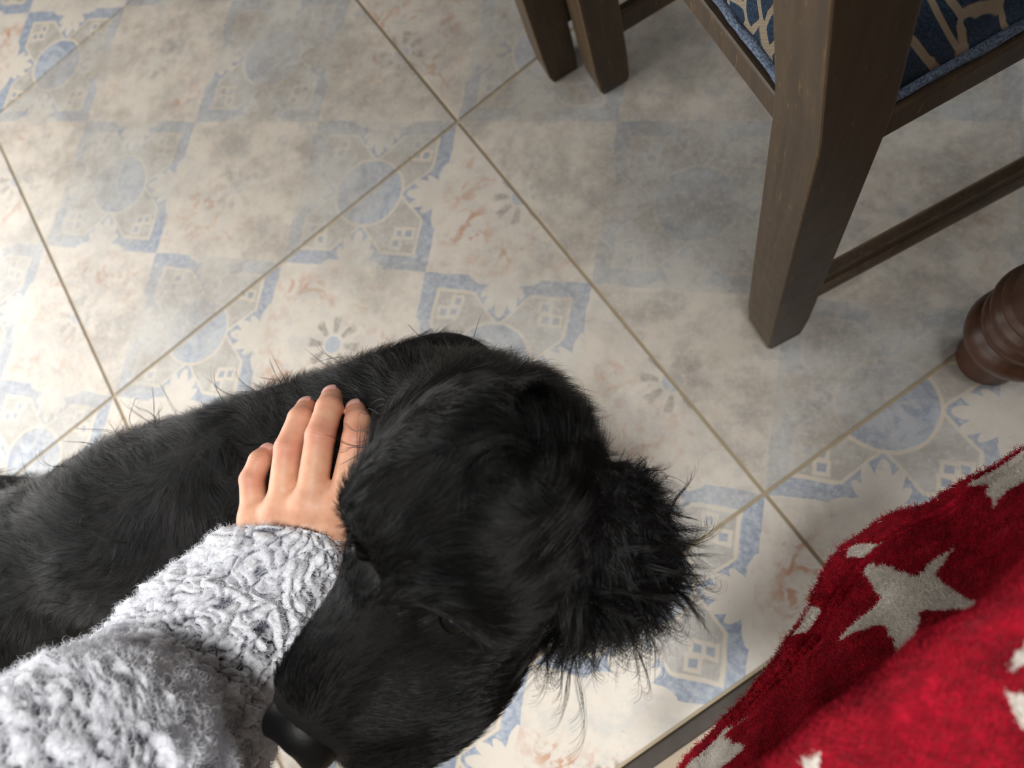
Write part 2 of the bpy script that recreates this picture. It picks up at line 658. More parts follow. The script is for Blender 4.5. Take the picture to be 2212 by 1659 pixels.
def make_upholstery():
    m, b = material('leaf_upholstery', 0.85, spec=0.15)
    o = coords('Object')
    x, y, z = separate(o)
    wv = noise(o, 40, 2)
    px_ = (x + z * 0.6) * 0.8 + y * 0.6
    py_ = y * 0.8 - (x + z * 0.6) * 0.6
    v = combine(px_ * 35.0 + (wv - 0.5) * 0.25, py_ * 58.0 + (wv - 0.5) * 0.3, 0.0)
    nd = X.nt.nodes.new('ShaderNodeTexVoronoi')
    nd.feature = 'DISTANCE_TO_EDGE'
    nd.inputs['Scale'].default_value = 1.0
    nd.inputs['Randomness'].default_value = 0.85
    X.nt.links.new(v.v, nd.inputs['Vector'])
    d = X(nd.outputs['Distance'])
    leaf = step(0.062, 0.085, d)
    weave = X.m('SINE', (x + y + z) * 5200.0) * 0.5 + 0.5
    fuzz = noise(o, 900, 3, 0.7)
    beige = mixc(weave, srgb(134, 120, 102), srgb(178, 164, 144))
    navy = mixc(step(0.35, 0.7, fuzz), srgb(34, 46, 62), srgb(66, 84, 106))
    setin(b, 'Base Color', mixc(leaf, beige, navy))
    bump(b, leaf * 0.8 + fuzz * 0.25, 0.5, 0.002)
    return m


M_FAB = make_upholstery()
M_PIPE, b = material('pale_blue_piping', 0.9, spec=0.1)
fz = noise(coords('Object'), 700, 4, 0.7)
setin(b, 'Base Color', mixc(step(0.35, 0.65, fz), srgb(74, 84, 102), srgb(132, 146, 168)))
bump(b, fz, 0.8, 0.002)

N0 = P(1656, 764, 0.0)
A_ = unit(P(1300, 218, 0.0) - N0)
B_ = np.array([A_[1], -A_[0], 0.0])
CHAIR_RZ = math.atan2(B_[1], B_[0])
LEG, CW, CDp = 0.043, 0.423, 0.43


def section(x, y, s, z):
    return [(x, y, z), (x + s, y, z), (x + s, y + s, z), (x, y + s, z)]


def make_chair(loc, label):
    t = empty('dining_chair', loc, CHAIR_RZ)
    tag(t, label, 'chair', 'dining chairs beside the table')
    for y0 in (0.0, CW - LEG):
        # back leg and stile in one piece, kinked at the seat, leaning backwards above it
        prof = [(0.006, 0.034, 0.0), (0.002, 0.040, 0.012), (0.0, 0.043, 0.05), (-0.001, 0.0445, 0.385), (-0.002, 0.0445, 0.40),
                (-0.0155, 0.0445, 0.52), (-0.05, 0.042, 0.75), (-0.085, 0.036, 0.97)]
        loft('back_leg', [section(x, y0 + (LEG - s) / 2 if y0 else y0 + (0.0015 if s < LEG else 0), s, z) for x, s, z in prof], M_WOOD, t, 0.0022)
        loft('front_leg', [section(CDp - LEG, y0 + 0.003, s, z) for s, z in ((0.032, 0), (0.034, 0.01), (0.04, 0.34), (0.04, 0.385))], M_WOOD, t, 0.002)
    # seat rails
    for nm, lo, hi in (('back_rail', (0.006, LEG - 0.003, 0.351), (0.034, CW - LEG + 0.003, 0.374)), ('front_rail', (CDp - 0.034, LEG - 0.003, 0.345), (CDp - 0.012, CW - LEG + 0.003, 0.374)),
                       ('side_rail', (LEG - 0.003, 0.006, 0.349), (CDp - LEG + 0.003, 0.034, 0.374)), ('side_rail', (LEG - 0.003, CW - 0.034, 0.349), (CDp - LEG + 0.003, CW - 0.006, 0.374))):
        box(nm, lo, hi, M_WOOD, t, 0.003)
    # moulded side stretchers and a middle stretcher
    for ya, s in ((0.0105, 1), (CW - 0.0105, -1)):
        pr = [(0.0, 0.070), (0.0, 0.078), (0.0032, 0.0790), (0.0032, 0.0805), (0.0, 0.082), (0.0005, 0.0845), (0.0040, 0.0855), (0.0040, 0.0880), (0.006, 0.0975), (0.016, 0.0985), (0.0185, 0.095), (0.0185, 0.070)]
        loft('stretcher', [[(x, ya + s * y, z) for y, z in pr] for x in (LEG - 0.004, CDp - LEG + 0.004)], M_WOOD, t, 0.0)
    # back splats and top rail
    def back_x(z): return np.interp(z, [0.40, 0.52, 0.75, 0.97], [-0.002, -0.0155, -0.05, -0.085]) + 0.012
    for z0, z1, nm in ((0.86, 0.945, 'top_rail'), (0.56, 0.62, 'back_slat'), (0.70, 0.76, 'back_slat')):
        loft(nm, [[(back_x(z) - 0.0, y, z), (back_x(z) + 0.018, y, z)] for z, y in ()] or
             [[(back_x(z0), y, z0), (back_x(z0) + 0.018, y, z0), (back_x(z1) + 0.018, y, z1), (back_x(z1), y, z1)] for y in (LEG - 0.004, CW - LEG + 0.004)], M_WOOD, t, 0.002)
    # upholstered seat, notched round the stiles
    k = 0.049
    e = 0.014
    out = [(k, e), (CDp - e, e), (CDp - e, CW - e), (k, CW - e), (k, CW - k), (e, CW - k), (e, k), (k, k)]
    cen = np.array([CDp / 2, CW / 2])

    def inset(d):
        o2 = []
        for (x, y) in out:
            o2.append((x + (d if x < CDp / 2 else -d), y + (d if y < CW / 2 else -d)))
        return o2
    rings = [[(x, y, z) for x, y in inset(d)] for d, z in ((0.003, 0.3735), (0.0, 0.378), (0.0, 0.392), (0.003, 0.405), (0.010, 0.416), (0.024, 0.424), (0.05, 0.430), (0.11, 0.434))]
    cu = loft('seat_cushion', rings, M_FAB, t, 0.0, True)
    tag(cu, 'beige seat cushion with raised dark blue leaf pattern')
    # frayed piping along the lower edge
    path = inset(-0.001)
    bm = bmesh.new()
    nper = 26
    pts = []
    for (xa, ya), (xb, yb) in zip(path, path[1:] + path[:1]):
        for s in range(nper):
            f = s / nper
            pts.append((xa + (xb - xa) * f, ya + (yb - ya) * f))
    pts = np.array(pts)
    tang = np.roll(pts, -1, 0) - np.roll(pts, 1, 0)
    tang = tang / (np.linalg.norm(tang, axis=1, keepdims=True) + 1e-9)
    nn = np.stack([tang[:, 1], -tang[:, 0]], 1)
    th = np.linspace(0, 2 * np.pi, 10, endpoint=False)
    rr = 0.0034 * (1 + 0.16 * rng.normal(size=(len(pts), 10)))
    V = np.zeros((len(pts), 10, 3))
    V[:, :, :2] = pts[:, None] + nn[:, None] * (np.cos(th)[None, :] * rr)[..., None]
    V[:, :, 2] = 0.3775 + np.sin(th)[None] * rr
    F = grid_faces(len(pts), 10, True)
    last = np.stack([(len(pts) - 1) * 10 + np.arange(10), (len(pts) - 1) * 10 + (np.arange(10) + 1) % 10, (np.arange(10) + 1) % 10, np.arange(10)], -1)
    pp = link('piping', mesh_np('piping', V.reshape(-1, 3), np.concatenate([F, last])), M_PIPE, t)
    tag(pp, 'frayed pale blue piping')
    return t


make_chair(tuple(N0), 'dark wooden dining chair with worn leaf-patterned blue seat and frayed pale blue piping')
L1 = P(1190, 187, 0.0)
make_chair(tuple(L1), 'dark wooden dining chair standing just behind the chair with frayed blue piping')

# ------------------------------------------------------------------ table with turned legs
TC = P(2135, 772, 0.0)
tb = empty('dining_table', tuple(TC), CHAIR_RZ)
tag(tb, 'wooden table on turned red-brown legs beside the dining chair', 'table')
prof = [(0, .027), (.002, .029), (.014, .0288), (.03, .0275), (.045, .0277), (.055, .032), (.063, .0385), (.071, .0430), (.080, .0445), (.088, .0435), (.094, .040), (.0965, .0362),
        (.100, .0360), (.103, .039), (.112, .0415), (.120, .0410), (.1235, .0368), (.127, .0368), (.130, .041), (.137, .0435), (.144, .042), (.147, .0378), (.150, .0375), (.153, .0405), (.1565, .0405),
        (.1595, .0375), (.163, .0365), (.22, .031), (.30, .030), (.42, .034), (.52, .040), (.56, .036), (.57, .032), (.58, .04), (.60, .042)]
TW, TL = 0.75, 1.35
for lx_ in (0.0, TW):
    for ly_ in (0.0, TL):
        nseg = 40
        th = np.linspace(0, 2 * np.pi, nseg, endpoint=False)
        V = np.array([[(lx_ + r_ * math.cos(a_), ly_ + r_ * math.sin(a_), z_) for a_ in th] for z_, r_ in prof])
        F = grid_faces(len(prof), nseg, True)
        V = np.concatenate([V.reshape(-1, 3), [[lx_, ly_, 0.0], [lx_, ly_, prof[-1][0]]]])
        me = mesh_np('turned_leg', V, F)
        bm = bmesh.new()
        bm.from_mesh(me)
        bm.verts.ensure_lookup_table()
        n0 = len(prof) * nseg
        for k in range(nseg):
            bm.faces.new((bm.verts[n0], bm.verts[(k + 1) % nseg], bm.verts[k]))
        bmesh.ops.recalc_face_normals(bm, faces=bm.faces)
        bm.to_mesh(me)
        bm.free()
        link('turned_leg', me, M_TURN, tb)
        box('leg_block', (lx_ - 0.042, ly_ - 0.042, 0.598), (lx_ + 0.042, ly_ + 0.042, 0.715), M_TURN, tb, 0.003)
for lo, hi in (((0.042, -0.02, 0.63), (TW - 0.042, 0.005, 0.715)), ((0.042, TL - 0.005, 0.63), (TW - 0.042, TL + 0.02, 0.715)),
               ((-0.02, 0.042, 0.63), (0.005, TL - 0.042, 0.715)), ((TW - 0.005, 0.042, 0.63), (TW + 0.02, TL - 0.042, 0.715))):
    box('apron', lo, hi, M_TURN, tb, 0.002)
box('table_top', (-0.075, -0.09, 0.715), (TW + 0.075, TL + 0.09, 0.742), M_TURN, tb, 0.006)

# ------------------------------------------------------------------ dog: shape
RUMP = np.array([-0.655, -0.035, 0.262])
MID = P(330, 1130, 0.268)
SHO = P(850, 984, 0.268)
T_ = unit(SHO - RUMP)
LB = unit(np.cross([0, 0, 1], T_))
SK = P(1000, 1110, 0.437)
NOSE = P(628, 1612, 0.436)
HM = unit(NOSE - SK)                                   # muzzle direction
HN = unit(np.array([0.18, -0.10, 1.0]))
HL = unit(np.cross(HN, HM))                             # lateral
HN = np.cross(HM, HL)
if (P(915, 1285, 0.45) - SK) @ HL < 0: HL = -HL          # points to the image right side of the head
HD = np.linalg.norm(NOSE - SK)


def hp(m, l, n): return SK + HM * m + HL * l + HN * n


EAR_R = P(1175, 1120, 0.437)
EAR_T = P(1430, 1150, 0.378)
EAR_C = P(1290, 1135, 0.412)
PR = []                                                  # (region, function)


def cone(reg, a, b, r1, r2): PR.append((reg, lambda p: sd_cone(p, a, b, r1, r2)))


def ell(reg, c, ax, rad): PR.append((reg, lambda p: sd_ell(p, c, ax, rad)))


UP = np.array([0, 0, 1.0])
BODYF = frame(T_, LB)
cone('trunk', RUMP, MID, 0.070, 0.070)
cone('trunk', MID, SHO, 0.070, 0.070)
ell('trunk', (MID + SHO) / 2 - 0.012 * UP, BODYF, (0.16, 0.074, 0.086))
ell('trunk', RUMP + 0.03 * T_, BODYF, (0.085, 0.078, 0.084))
ell('trunk', SHO - 0.02 * UP + 0.01 * T_, BODYF, (0.09, 0.070, 0.090))
cone('chest', SHO + 0.02 * T_, P(1085, 992, 0.262), 0.066, 0.060)
cone('neck', P(990, 945, 0.312), P(1010, 1040, 0.402), 0.052, 0.048)
cone('neck', P(1065, 985, 0.30), P(1020, 1050, 0.40), 0.055, 0.046)
cone('neck', P(1095, 1000, 0.330), P(1095, 1065, 0.402), 0.055, 0.042)
ell('skull', hp(0.0, 0, 0), frame(HM, HL), (0.056, 0.049, 0.046))
ell('skull', hp(-0.02, 0, 0.006), frame(HM, HL), (0.045, 0.044, 0.046))
ell('cheek', hp(0.02, 0.030, -0.026), frame(HM, HL), (0.05, 0.028, 0.034))
ell('cheek', hp(0.018, -0.018, -0.026), frame(HM, HL), (0.048, 0.024, 0.034))
cone('muzzle', hp(0.045, 0.0, -0.008), hp(HD - 0.026, 0, -0.008), 0.0275, 0.0225)
ell('muzzle', hp(0.094, 0.024, -0.028), frame(HM, HL), (0.044, 0.025, 0.030))
ell('muzzle', hp(0.095, -0.010, -0.022), frame(HM, HL), (0.044, 0.018, 0.028))
ell('cheek', hp(0.070, 0.040, -0.034), frame(HM, HL), (0.056, 0.030, 0.030))
cone('muzzle', hp(0.03, 0, -0.045), hp(HD - 0.045, 0, -0.045), 0.030, 0.016)
for s in (-1, 1):
    ell('skull', hp(0.014, 0.025 * s, 0.030), frame(HM, HL), (0.018, 0.020, 0.015))          # brow
EARF = frame(EAR_T - EAR_R, np.array([0.1, -1.0, 0.0]))
ell('ear', EAR_C, EARF, (0.046, 0.032, 0.0095))
ell('ear', EAR_C + np.array([-0.016, -0.018, -0.014]), frame(np.array([0.25, -1, -0.35]), EAR_T - EAR_R), (0.026, 0.030, 0.0095))
EARL = hp(-0.005, -0.046, -0.026)
ell('ear2', EARL, frame(np.array([-0.15, 0.05, -1.0]), HM), (0.036, 0.026, 0.009))
for s in (-1, 1):
    f0 = SHO + 0.045 * T_ + 0.048 * s * LB
    e0 = np.array([f0[0], f0[1], 0.0])
    cone('leg', np.append(f0[:2], 0.235), np.append(f0[:2] - 0.015 * T_[:2], 0.15), 0.046, 0.031)
    cone('leg', np.append(f0[:2] - 0.015 * T_[:2], 0.15), np.append(f0[:2], 0.045), 0.030, 0.020)
    ell('paw', e0 + 0.012 * T_ * np.array([1, 1, 0]) + np.array([0, 0, 0.021]), BODYF, (0.034, 0.024, 0.021))
    h0 = RUMP + 0.055 * s * LB
    kn = np.append(h0[:2] + 0.075 * T_[:2], 0.165)
    hk = np.append(h0[:2] - 0.025 * T_[:2], 0.085)
    cone('leg', np.append(h0[:2] + 0.01 * T_[:2], 0.235), kn, 0.062, 0.043)
    cone('leg', kn, hk, 0.036, 0.020)
    cone('leg', hk, np.append(h0[:2] + 0.0 * T_[:2], 0.03), 0.019, 0.018)
    ell('paw', np.append(h0[:2] + 0.02 * T_[:2], 0.021), BODYF, (0.036, 0.024, 0.021))
cone('tail', RUMP - 0.06 * T_ + 0.03 * UP, RUMP - 0.14 * T_ + 0.05 * UP, 0.018, 0.010)
KS = {'ear': 0.012, 'ear2': 0.012, 'paw': 0.02, 'muzzle': 0.018, 'cheek': 0.022, 'skull': 0.02, 'tail': 0.02}


def dog_sdf(p, skip=()):
    d = None
    for reg, fn in PR:
        if reg in skip: continue
        q_ = fn(p)
        d = q_ if d is None else smin(d, q_, KS.get(reg, 0.03))
    # eye sockets
    if 'skull' not in skip:
        for c in EYES:
            e = np.linalg.norm(p - (c + HN * 0.008 + HM * 0.006), axis=-1) - 0.0130
            d = -smin(-d, e, 0.010)
    return d


EYES = [hp(0.037, 0.0265, 0.0190), hp(0.037, -0.0255, 0.0190)]
HEADREG = ('skull', 'cheek', 'muzzle', 'ear', 'ear2')
BODY_ONLY = lambda p: dog_sdf(p, HEADREG + ('neck', 'chest'))

M_SKIN_DOG, b = material('black_dog_undercoat', 0.7, spec=0.2)
nz_ = noise(coords('Object'), 420, 4, 0.7)
setin(b, 'Base Color', mixc(nz_, srgb(8, 8, 8), srgb(24, 22, 21)))
bump(b, nz_, 0.5, 0.0015)
V, F = surface_nets(dog_sdf, (-0.83, -0.19, -0.005), (0.045, 0.21, 0.505), 0.005)
V[:, 2] = np.maximum(V[:, 2], 0.0005)
DOG_V, DOG_F = V, F
dog = link('dog', mesh_np('dog', V, F), M_SKIN_DOG)
tag(dog, 'black long-haired spaniel standing on the tiles, head turned back, being stroked', 'dog')

# ------------------------------------------------------------------ person: hand


def march(px, py, clear):
    """first point along the sight line at distance clear from the dog's body"""
    d = unit(ray(px, py))
    t = np.linspace(0.2, 0.8, 1200)
    pts = CAM + t[:, None] * d
    s = BODY_ONLY(pts)
    k = np.argmax(s < clear) if (s < clear).any() else np.argmin(s)
    return pts[k]


FING = {
    'little': [((552, 1124), 0.0102, 0.010), ((545, 1036), 0.0082, 0.009), ((562, 996), 0.0075, 0.008), ((577, 978), 0.0060, 0.005)],
    'ring': [((608, 1106), 0.0108, 0.012), ((624, 969), 0.0093, 0.012), ((650, 905), 0.0085, 0.010), ((662, 880), 0.0068, 0.006)],
    'middle': [((670, 1092), 0.0110, 0.014), ((692, 942), 0.0095, 0.014), ((711, 882), 0.0087, 0.011), ((717, 856), 0.0070, 0.007)],
    'index': [((741, 1086), 0.0108, 0.012), ((771, 950), 0.0094, 0.011), ((773, 912), 0.0086, 0.007), ((769, 886), 0.0068, 0.003)],
}
JOINT = {k: [march(*px, r + c) for px, r, c in v] for k, v in FING.items()}
WRIST = march(632, 1225, 0.036)
WL, WR = march(598, 1200, 0.026), march(672, 1195, 0.026)
HP = []
for k, v in FING.items():
    J = JOINT[k]
    for i in range(3):
        HP.append((sd_cone, J[i], J[i + 1], v[i][1] * (0.93 if i == 0 else 1), v[i + 1][1], k))


TH = [march(690, 1150, 0.022), march(765, 1105, 0.012), march(800, 1055, 0.010), march(812, 1020, 0.009)]


def hand_sdf(p):
    fing = None
    for k in FING:
        d = None
        for fn, a, b_, r1, r2, kk in HP:
            if kk != k: continue
            q_ = fn(p, a, b_, r1, r2)
            d = q_ if d is None else smin(d, q_, 0.0012)
        # joint swelling
        for i in (1, 2):
            d = smin(d, np.linalg.norm(p - JOINT[k][i], axis=-1) - FING[k][i][1] * 1.01, 0.0012)
        fing = d if fing is None else np.minimum(fing, d)
    palm = None
    prev = None
    for k in ('little', 'ring', 'middle', 'index'):
        J = JOINT[k][0]
        q_ = sd_cone(p, WL if k in ('little', 'ring') else WR, J, 0.0145, FING[k][0][1] * 0.98)
        palm = q_ if palm is None else smin(palm, q_, 0.012)
        if prev is not None:
            palm = smin(palm, sd_cone(p, prev, J, 0.0098, 0.0098), 0.006)
        prev = J
    d = smin(palm, fing, 0.005)
    t = None
    for a, b_, r1, r2 in ((TH[0], TH[1], 0.015, 0.0115), (TH[1], TH[2], 0.011, 0.0098), (TH[2], TH[3], 0.0098, 0.0075)):
        q_ = sd_cone(p, a, b_, r1, r2)
        t = q_ if t is None else smin(t, q_, 0.004)
    d = smin(d, t, 0.008)
    arm = sd_cone(p, (WL + WR) / 2, WRIST, 0.020, 0.024)
    arm = smin(arm, sd_cone(p, WRIST, SLV[2], 0.025, 0.034), 0.01)
    return smin(d, arm, 0.012)


zc = WRIST[2]
SLV = [P(618, 1160, zc + 0.004), P(575, 1225, zc + 0.008), P(515, 1315, zc + 0.014), P(398, 1492, zc + 0.036), P(258, 1695, zc + 0.080), P(60, 1900, zc + 0.145),
       np.array([-0.27, -0.30, 0.56]), np.array([-0.24, -0.46, 0.61])]
SLR = [0.0330, 0.040, 0.0485, 0.060, 0.068, 0.066, 0.072, 0.078]


def sleeve_sdf(p):
    d = None
    for i in range(len(SLV) - 1):
        q_ = sd_cone(p, SLV[i], SLV[i + 1], SLR[i], SLR[i + 1])
        d = q_ if d is None else np.minimum(d, q_)
    return d


allj = np.concatenate([np.array(v) for v in JOINT.values()] + [np.array(TH), [WRIST, SLV[2]]])
HV, HF = surface_nets(hand_sdf, allj.min(0) - 0.042, allj.max(0) + 0.042, 0.0013)
hm = mesh_np('person', HV, HF)
# skin attributes: redness over joints and nails, coordinate along each finger for the creases
red = np.zeros(len(HV))
crease = np.zeros(len(HV))
along = np.zeros(len(HV))
for k in FING:
    for i, (amp, wid) in ((0, (0.25, 0.012)), (1, (1.0, 0.0085)), (2, (0.7, 0.006)), (3, (1.0, 0.010))):
        J = JOINT[k][i]
        d = np.linalg.norm(HV - J, axis=1)
        red = np.maximum(red, amp * np.exp(-(np.maximum(d - FING[k][i][1] * 0.8, 0) / wid * 1.6) ** 2))
        if i in (1, 2):
            ax = unit(JOINT[k][i + 1] - JOINT[k][i - 1])
            s = (HV - J) @ ax
            w = np.exp(-(s / (0.0036 if i == 1 else 0.002)) ** 2) * (d < 0.016)
            along = np.where(w > crease, s, along)
            crease = np.maximum(crease, w)
for nm, val in (('red', red), ('crease', crease), ('along', along)):
    hm.attributes.new(nm, 'FLOAT', 'POINT').data.foreach_set('value', val.astype(np.float32))
M_SKIN, b = material('skin', 0.48, spec=0.35)
o_ = coords('Object')
n1, n2 = noise(o_, 160, 4), noise(o_, 900, 3, 0.7)
rd = attribute('red')
sk = mixc(step(0.3, 0.75, n1), srgb(226, 176, 144), srgb(214, 160, 130))
sk = mixc((rd * 0.62).clamp(), sk, srgb(206, 132, 112))
setin(b, 'Base Color', sk)
b.inputs['Subsurface Weight'].default_value = 0.25
b.inputs['Subsurface Radius'].default_value = (1.0, 0.35, 0.2)
b.inputs['Subsurface Scale'].default_value = 0.004
wr = X.m('SINE', attribute('along') * 3100.0 + (n1 - 0.5) * 12.0) * attribute('crease')
bump(b, wr * 0.14 + n2 * 0.25, 0.35, 0.0007)
person = link('person', hm, M_SKIN)
tag(person, 'person in a grey fleece sleeve resting a hand on the black dog', 'person')
hm.vertices.foreach_set('co', HV.astype(np.float32).ravel())
md = person.modifiers.new('smooth', 'SMOOTH')
md.iterations = 3
md.factor = 0.5

M_NAIL, b = material('fingernail', 0.25, spec=0.5)
setin(b, 'Base Color', mixc(noise(coords('Object'), 300, 3), srgb(236, 184, 170), srgb(228, 172, 160)))
b.inputs['Subsurface Weight'].default_value = 0.2
b.inputs['Subsurface Scale'].default_value = 0.002
for k in FING:
    tip, dip = JOINT[k][3], JOINT[k][2]
    r_ = FING[k][3][1]
    ax = unit(tip - dip)
    up = sdf_normals(BODY_ONLY, tip[None], 0.003)[0]
    up = unit(up - ax * (up @ ax))
    sd = np.cross(ax, up)
    nu, nv = 12, 14
    U, W_ = np.meshgrid(np.linspace(0, 1, nu), np.linspace(-1, 1, nv), indexing='ij')
    L_ = r_ * 1.75
    wid = 0.74 * np.minimum(1, np.sqrt(np.maximum(0, 1 - np.maximum(0, (U - 0.55) / 0.5) ** 2)) + 0.02) * (0.86 + 0.14 * np.minimum(1, U * 4))
    phi = W_ * wid * 1.15
    lenp = U * L_ - r_ * 0.85
    drop = np.maximum(0, lenp) ** 2 / (2.6 * r_)
    V = tip + ax * lenp[..., None] + up * (np.cos(phi) * r_ * 1.035 - drop)[..., None] + sd * (np.sin(phi) * r_ * 1.02)[..., None]
    V2 = V - up * 0.0009
    n_ = nu * nv
    Fq = grid_faces(nu, nv)
    loop = [i * nv for i in range(nu)] + [(nu - 1) * nv + j for j in range(1, nv)] + [i * nv + nv - 1 for i in range(nu - 2, -1, -1)] + [j for j in range(nv - 2, 0, -1)]
    rim = [(loop[i], loop[(i + 1) % len(loop)], loop[(i + 1) % len(loop)] + n_, loop[i] + n_) for i in range(len(loop))]
    me = mesh_np('fingernail', np.concatenate([V.reshape(-1, 3), V2.reshape(-1, 3)]), np.concatenate([Fq, Fq[:, ::-1] + n_, np.array(rim)]))
    bm = bmesh.new(); bm.from_mesh(me); bmesh.ops.recalc_face_normals(bm, faces=bm.faces); bm.to_mesh(me); bm.free()
    link('fingernail', me, M_NAIL, person)

# ------------------------------------------------------------------ person: fleece sleeve


def spline(pts, n):
    """Catmull-Rom through rows of pts"""
    pts = np.asarray(pts, float)
    e = np.concatenate([[2 * pts[0] - pts[1]], pts, [2 * pts[-1] - pts[-2]]])
    t = np.linspace(0, len(pts) - 1 - 1e-9, n)
    i = t.astype(int)
    f = (t - i)[:, None] if pts.ndim == 2 else (t - i)[:, None, None]
    a, b_, c, d = e[i], e[i + 1], e[i + 2], e[i + 3]
    return 0.5 * (2 * b_ + (c - a) * f + (2 * a - 5 * b_ + 4 * c - d) * f ** 2 + (3 * b_ - a - 3 * c + d) * f ** 3)


NS, NT = 560, 340
cl = spline(np.concatenate([np.array(SLV), np.array(SLR)[:, None]], 1), NS)
# even spacing along the length
dl = np.concatenate([[0], np.cumsum(np.linalg.norm(np.diff(cl[:, :3], axis=0), axis=1))])
tt = np.linspace(0, dl[-1], NS)
cl = np.stack([np.interp(tt, dl, cl[:, i]) for i in range(4)], 1)
tg = unit(np.gradient(cl[:, :3], axis=0))
e1 = unit(np.cross(tg, UP))
e2 = np.cross(e1, tg)
th = np.linspace(0, 2 * np.pi, NT, endpoint=False)
rad_ = cl[:, 3].copy()
fold = 1 + 0.045 * np.sin(tt[:, None] * 95 + 1.3 * np.sin(th)[None] + 0.6) * np.exp(-(tt[:, None] / 0.16)) + 0.02 * np.sin(tt[:, None] * 41 + 2 * np.sin(th)[None])
roll = np.where(tt < 0.012, np.sqrt(np.maximum(0, 1 - (1 - tt / 0.012) ** 2)), 1)[:, None]
R_ = rad_[:, None] * fold * (0.80 + 0.20 * roll)
base = cl[:, None, :3] + (np.cos(th)[None, :, None] * e1[:, None] + np.sin(th)[None, :, None] * e2[:, None]) * R_[..., None]
nrm = np.cos(th)[None, :, None] * e1[:, None] + np.sin(th)[None, :, None] * e2[:, None] + np.zeros_like(base)
rgt = unit(P(725, 1125, zc) - P(525, 1145, zc))
lat = np.sum((base - cl[:, None, :3]) * rgt, -1) / 0.033
base = base - tg[:1, None] * (0.020 * lat * np.exp(-tt / 0.05)[:, None])[..., None]
BV = base.reshape(-1, 3)
warp = np.stack([vnoise(BV, 330, s) for s in (1, 2, 3)], -1) * 0.0045 + np.stack([vnoise(BV, 620, s) for s in (4, 5, 6)], -1) * 0.0010
# scattered nub centres, kept apart
cand = BV[rng.choice(len(BV), 16000, replace=False)]
kd = KDTree(len(cand))
for i, p_ in enumerate(cand): kd.insert(p_, i)
kd.balance()
alive = np.ones(len(cand), bool)
keep = []
for i in range(len(cand)):
    if not alive[i]: continue
    keep.append(i)
    for _, j, _d in kd.find_range(cand[i], 0.0052 + 0.0040 * rng.random()): alive[j] = False
nub = cand[keep]
kd = KDTree(len(nub))
for i, p_ in enumerate(nub): kd.insert(p_, i)
kd.balance()
F1, F2 = np.zeros(len(BV)), np.zeros(len(BV))
ID = np.zeros(len(BV), int)
for i, p_ in enumerate(BV + warp):
    r2 = kd.find_n(p_, 2)
    F1[i], F2[i], ID[i] = r2[0][2], r2[1][2], r2[0][1]
e_ = np.clip(1.25 * (F2 - F1) / (F2 + F1 + 1e-5), 0, 1)
dome = np.sqrt(np.clip(1 - (1 - e_) ** 2, 0, 1))
nubh = rng.uniform(0.0045, 0.0085, len(nub))[ID]
H_ = dome * nubh + 0.0013 * vnoise(BV, 1100, 9, 2) * dome
SV = BV + nrm.reshape(-1, 3) * (H_ - 0.004)[:, None]
SF = grid_faces(NS, NT, True)
sm_ = mesh_np('sleeve', SV, SF)
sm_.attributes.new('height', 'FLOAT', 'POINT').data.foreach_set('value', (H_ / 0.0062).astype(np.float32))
M_FLEECE, b = material('grey_sherpa_fleece', 0.95, spec=0.08)
o_ = coords('Object')
n1, n2 = noise(o_, 70, 4), noise(o_, 1300, 4, 0.75)
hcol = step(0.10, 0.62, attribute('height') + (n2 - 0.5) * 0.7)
c_ = mixc(hcol, srgb(72, 74, 88), mixc(step(0.35, 0.7, n1), srgb(226, 228, 234), srgb(244, 245, 248)))  # shade between the nubs painted in, over a darker base fabric
setin(b, 'Base Color', c_)
b.inputs['Sheen Weight'].default_value = 0.25
bump(b, n2, 0.3, 0.0007)
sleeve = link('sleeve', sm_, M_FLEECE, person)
tag(sleeve, 'nubbly grey sherpa fleece sleeve')
# loose fibres on the nubs
ns = 230000
pp, ff = sample_surface(SV, SF, ns * 2)
k = (ff // NT) < NS * 0.72
pp, ff = pp[k][:ns], ff[k][:ns]
nv_ = nrm.reshape(-1, 3)[SF[ff, 0]]
hh = H_[SF[ff, 0]]
kk = hh > 0.0024
pp, nv_, hh = pp[kk], nv_[kk], hh[kk]
rd_ = unit(nv_ * 0.55 + rng.normal(size=nv_.shape) * 0.75)
curl = unit(np.cross(rd_, rng.normal(size=rd_.shape)))
Ls = rng.uniform(0.002, 0.0052, (len(pp), 1))
S_ = np.stack([pp + rd_ * Ls * f + curl * Ls * 0.45 * math.sin(f * 3.0) for f in (0, 0.35, 0.7, 1.0)], 1)
M_FIB, b = material('pale_fleece_fibre', 0.9, srgb(236, 238, 244), spec=0.1)
fb = hair_object('fleece_fibres', S_, 0.00006, M_FIB, sleeve)
tag(fb, kind='stuff')

# ------------------------------------------------------------------ dog: eyes, nose, fur
M_EYE, b = material('dark_eye', 0.3, srgb(16, 10, 7), spec=0.3)
setin(b, 'Base Color', mixc(noise(coords('Object'), 200, 2), srgb(6, 5, 4), srgb(12, 9, 7)))


def ball(name, c, ax, rad, mat, parent, nz=0.0, seg=28):
    bm = bmesh.new()
    bmesh.ops.create_uvsphere(bm, u_segments=seg, v_segments=seg // 2, radius=1)
    V = np.array([v.co for v in bm.verts])
    W_ = (V * np.asarray(rad)) @ np.asarray(ax) + c
    if nz: W_ += unit(W_ - c) * (nz * vnoise(W_, 900, 3, 2))[:, None]
    for v, w in zip(bm.verts, W_): v.co = w
    me = bpy.data.meshes.new(name)
    bm.to_mesh(me)
    bm.free()
    return link(name, me, mat, parent)


